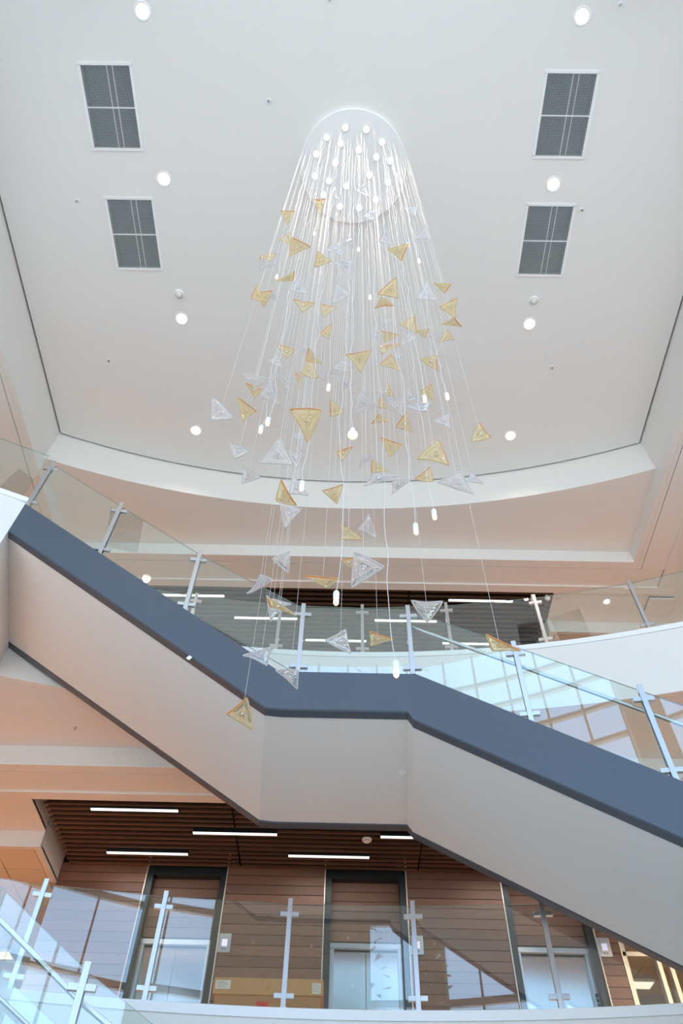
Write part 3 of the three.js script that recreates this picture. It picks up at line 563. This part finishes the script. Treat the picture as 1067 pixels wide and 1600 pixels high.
function shardGeo(C, sd) { // C: corners round the origin; a bowed glass sheet with ridges, a thick rim and a knob
  seed = sd * 7919 + 17;
  const N = 16, [A, B, D] = C, nrm = B.clone().sub(A).cross(D.clone().sub(A)).normalize(), size = Math.max(A.distanceTo(B), B.distanceTo(D), D.distanceTo(A));
  const pull = [rr(-0.05, 0.11), rr(-0.05, 0.11), rr(-0.05, 0.11)], bow = rr(0.07, 0.17) * (rnd() < 0.5 ? -1 : 1) * size, ax = [A, B, D][Math.floor(rnd() * 3)].clone().normalize(), th = rr(0.9, 1.15);
  const front = [], back = [], id = (i, j) => i * (2 * N + 3 - i) / 2 + j, cen = V(0, 0, 0);
  const rim = [];
  for (let i = 0; i <= N; i++) for (let j = 0; j <= N - i; j++) {
    const a = i / N, b = j / N, c = 1 - a - b, p = V(0, 0, 0).addScaledVector(A, a).addScaledVector(B, b).addScaledVector(D, c);
    const e = [4 * a * b * (1 - c) * pull[0], 4 * b * c * (1 - a) * pull[1], 4 * c * a * (1 - b) * pull[2]], sum = e[0] + e[1] + e[2];
    p.multiplyScalar(1 - sum * 2.2);
    const tip = Math.max(a, b, c); p.multiplyScalar(1 - 0.05 * Math.max(0, tip - 0.88) / 0.12);
    const q = p.dot(ax) / size; p.addScaledVector(nrm, bow * (q * q * 3 - 0.25));
    const d = Math.min(a, b, c) * 3; // 0 at the rim, 1 at the middle
    const h = th * (0.0024 + 0.0034 * Math.exp(-((d - 0.08) ** 2) / 0.012) + 0.0011 * Math.cos(d * 26 + sd) * (d > 0.2 ? 1 : 0.2) + 0.006 * Math.exp(-((1 - d) ** 2) / 0.012) + 0.0006 * Math.sin(a * 37 + sd) * Math.sin(b * 41));
    front.push(p.clone().addScaledVector(nrm, h)); back.push(p.clone().addScaledVector(nrm, -h));
  }
  const pos = [], idx = [], n1 = front.length; for (const p of [...front, ...back]) pos.push(p.x, p.y, p.z);
  for (let i = 0; i < N; i++) for (let j = 0; j < N - i; j++) {
    const q = id(i, j), r = id(i + 1, j), s = id(i, j + 1); idx.push(q, s, r, n1 + q, n1 + r, n1 + s);
    if (j < N - i - 1) { const t = id(i + 1, j + 1); idx.push(r, s, t, n1 + r, n1 + t, n1 + s); }
  }
  for (let j = 0; j < N; j++) rim.push([id(0, j), id(0, j + 1)]);
  for (let i = 0; i < N; i++) rim.push([id(i, N - i), id(i + 1, N - i - 1)]);
  for (let i = N; i > 0; i--) rim.push([id(i, 0), id(i - 1, 0)]);
  const push = (k) => { // a rounded bead outside the border
    const f = V(pos[k * 3], pos[k * 3 + 1], pos[k * 3 + 2]), g = V(pos[(n1 + k) * 3], pos[(n1 + k) * 3 + 1], pos[(n1 + k) * 3 + 2]), m = f.add(g).multiplyScalar(0.5), o = m.clone().normalize().multiplyScalar(0.0045);
    m.add(o); pos.push(m.x, m.y, m.z); return pos.length / 3 - 1;
  };
  const bead = rim.map(([k]) => push(k));
  rim.forEach(([k, l], i) => { const m = bead[i], n = bead[(i + 1) % bead.length]; idx.push(k, m, l, l, m, n, n1 + k, n1 + l, m, n1 + l, n, m); });
  const g = new THREE.BufferGeometry(); g.setAttribute('position', new THREE.Float32BufferAttribute(pos, 3)); g.setAttribute('uv', new THREE.Float32BufferAttribute(new Float32Array(pos.length / 3 * 2), 2));
  g.setIndex(idx); g.computeVertexNormals();
  const vol = (() => { let s = 0; for (let t = 0; t < idx.length; t += 3) { const [p, q, r] = [0, 1, 2].map((m) => V(pos[idx[t + m] * 3], pos[idx[t + m] * 3 + 1], pos[idx[t + m] * 3 + 2])); s += p.dot(q.cross(r)); } return s; })();
  if (vol < 0) { for (let t = 0; t < idx.length; t += 3) { const s = idx[t]; idx[t] = idx[t + 1]; idx[t + 1] = s; } g.setIndex(idx); g.computeVertexNormals(); }
  const edge = (from) => { const pts = []; for (let i = 0; i <= N; i++) { const k = rim[(from + i) % rim.length][0]; pts.push(V((pos[k * 3] + pos[(n1 + k) * 3]) / 2, (pos[k * 3 + 1] + pos[(n1 + k) * 3 + 1]) / 2, (pos[k * 3 + 2] + pos[(n1 + k) * 3 + 2]) / 2)); } return pts; };
  // raised inner triangle and ring round the hanging hole, on both faces
  const at = (a, b) => { let i = Math.round(a * N), j = Math.round(b * N); const k = id(i, j); return [V(pos[k * 3], pos[k * 3 + 1], pos[k * 3 + 2]), V(pos[(n1 + k) * 3], pos[(n1 + k) * 3 + 1], pos[(n1 + k) * 3 + 2])]; };
  const q = 3 / 16, far = 10 / 16, inner = [[far, q], [6.5 / 16, 6.5 / 16], [q, far], [q, 6.5 / 16], [q, q], [6.5 / 16, q]].map(([a, b]) => at(a, b)), ring = [[8, 4], [6, 6], [4, 8], [4, 6], [4, 4], [6, 4]].map(([a, b]) => at(a / 16, b / 16)), ridges = [];
  for (const face of [0, 1]) { ridges.push(new THREE.TubeGeometry(new THREE.CatmullRomCurve3(inner.map((p) => p[face]), true, 'catmullrom', 0.15), 30, 0.0016, 5, true)); ridges.push(new THREE.TubeGeometry(new THREE.CatmullRomCurve3(ring.map((p) => p[face]), true), 24, 0.0015, 5, true)); }
  return [g, [edge(0), edge(N), edge(2 * N)], mergeGeometries(ridges)];
}
const ord = (n) => ['lowest', 'second lowest', 'third lowest', 'fourth lowest', 'fifth lowest', 'sixth lowest', 'seventh lowest', 'eighth lowest', 'ninth lowest', 'tenth lowest'][n] ?? (n + 1) + (n % 10 === 0 && n !== 10 ? 'st' : n % 10 === 1 && n !== 11 ? 'nd' : n % 10 === 2 && n !== 12 ? 'rd' : 'th') + ' lowest';
const placed = [];
const hangDepth = (px, py, want) => { // distance along the line of sight that hangs below the canopy, clear of its neighbours and nearest to the wanted one
  const d = sight(px, py), f = (t) => Math.hypot(d.x * t - CX, d.z * t - CZ); let best = null, bs = 1e9;
  for (let t = 1; t < 12; t += 0.02) {
    const x = d.x * t, y = d.y * t + EYE, z = d.z * t; if (y > CANY - 0.25) break;
    let s = Math.abs(t - want) / want + Math.max(0, f(t) - 0.7) * 40;
    for (const p of placed) { s += Math.max(0, 0.2 - Math.hypot(p.x - x, p.y - y, p.z - z)) * 8; s += Math.max(0, 0.06 - Math.hypot(p.x - x, p.z - z)) * 5; }
    if (s < bs) { bs = s; best = V(x, y, z); }
  }
  placed.push(best); return best.clone();
};
const count = [0, 0];
shards.forEach((r, i) => {
  const amber = r[0], P = [[r[1], r[2]], [r[3], r[4]], [r[5], r[6]]], cx = (r[1] + r[3] + r[5]) / 3, cy = (r[2] + r[4] + r[6]) / 3;
  const span = Math.max(...[0, 1, 2].map((k) => Math.hypot(P[k][0] - P[(k + 1) % 3][0], P[k][1] - P[(k + 1) % 3][1])));
  const c = hangDepth(cx, cy, 0.17 * FOCAL / span), dist = c.clone().sub(V(0, EYE, 0)).dot(camBack) * -1, real = span / FOCAL * dist;
  seed = i * 977 + 5;
  const off = [rr(-0.28, 0.28), rr(-0.28, 0.28), 0]; off[2] = -off[0] - off[1];
  const corners = P.map(([x, y], k) => sight(x, y).multiplyScalar(dist + off[k] * real).add(V(0, EYE, 0)).sub(c));
  const side = cx < 470 ? 'left edge' : cx < 520 ? 'left of centre' : cx < 580 ? 'in the middle' : cx < 640 ? 'right of centre' : 'right edge';
  const big = real > 0.19 ? 'large' : real < 0.12 ? 'small' : 'mid-sized', down = cy < Math.max(r[2], r[4], r[6]) - span * 0.42 ? 'point down' : 'tilted';
  const t = thing('glass_pendant', `${big} ${amber ? 'amber' : 'clear'} glass triangle, ${down}, ${ord(count[amber]++)} of the ${amber ? 'amber' : 'clear'} ones, ${side}`, 'glass pendant', c.toArray(), 'glass triangles hanging from the chandelier canopy');
  const [body, edges, ridge] = shardGeo(corners, i + 1);
  mesh(body, amber ? M.amber : M.clear, 'glass', t);
  mesh(ridge, amber ? M.amberRim : M.clearRim, 'ridge', t);
  const top = edges.map((e) => (e[0].y + e[16].y) / 2 + 0.4 * e[8].y), hi = top.indexOf(Math.max(...top));
  edges.forEach((e, k) => mesh(new THREE.TubeGeometry(new THREE.CatmullRomCurve3(e), 20, k === hi ? 0.0042 : 0.003, 7), !amber ? M.clearRim : k === hi ? M.orangeRim : M.amberRim, 'rim', t));
  mesh(new THREE.SphereGeometry(0.007, 10, 8), M.knob, 'knob', t);
  mesh(rod(V(0, 0, 0), V(0, CANY - c.y, 0), 0.0009, 5), M.cable, 'cable', t);
});
const bulbs = [[491, 366], [432, 434], [560, 391], [637, 384], [655, 409], [578, 466], [513, 608], [407, 674], [418, 662], [551, 678], [699, 622], [650, 831], [679, 808], [525, 940], [619, 1052], [471, 763], [664, 626]];
bulbs.sort((a, b) => b[1] - a[1]).forEach(([px, py], i) => {
  seed = 4000 + i * 31;
  const c = hangDepth(px, py, sight(px, py).z < 0 ? (CZ + rr(-0.5, 0.5)) / sight(px, py).z : 8);
  const side = px < 500 ? 'left of centre' : px < 600 ? 'near the middle' : 'right of centre';
  const t = thing('pendant_bulb', `small glowing bulb on a kinked white cord, ${ord(i)} of the bulbs, ${side}`, 'light', c.toArray(), 'small bulbs hanging in the chandelier');
  const R = px === 551 ? 0.026 : 0.011;
  mesh(new THREE.LatheGeometry((R > 0.02 ? [[0, -0.04], [0.016, -0.034], [R, -0.016], [R, -0.004], [0.016, 0.014], [0.009, 0.02]] : [[0, -0.02], [0.006, -0.018], [R, -0.008], [R, 0.004], [0.009, 0.02]]).map(([a, b]) => new THREE.Vector2(a, b)), 18), M.bulbGlow, 'bulb', t);
  mesh(new THREE.LatheGeometry([[0.0105, 0.018], [0.0125, 0.022], [0.0125, 0.05], [0.009, 0.056], [0.003, 0.06], [0, 0.066]].map(([a, b]) => new THREE.Vector2(a, b)), 18), M.white, 'socket', t);
  const top = CANY - c.y, pts = [V(0, 0.06, 0)]; let x = 0, z = 0;
  for (let y = 0.16; y < top - 0.1; y += rr(0.1, 0.22)) { x += rr(-0.013, 0.013) - x * 0.3; z += rr(-0.013, 0.013) - z * 0.3; pts.push(V(x, y, z)); }
  pts.push(V(0, top, 0));
  mesh(new THREE.TubeGeometry(new THREE.CatmullRomCurve3(pts), pts.length * 3, 0.0014, 5), M.cord, 'cord', t);
  const l = new THREE.PointLight(0xffc78f, BULB, 0, 2); l.position.set(0, -0.006, 0); l.shadow.radius = 0.2; l.castShadow = true; t.add(l);
});

renderer.render(scene, camera);
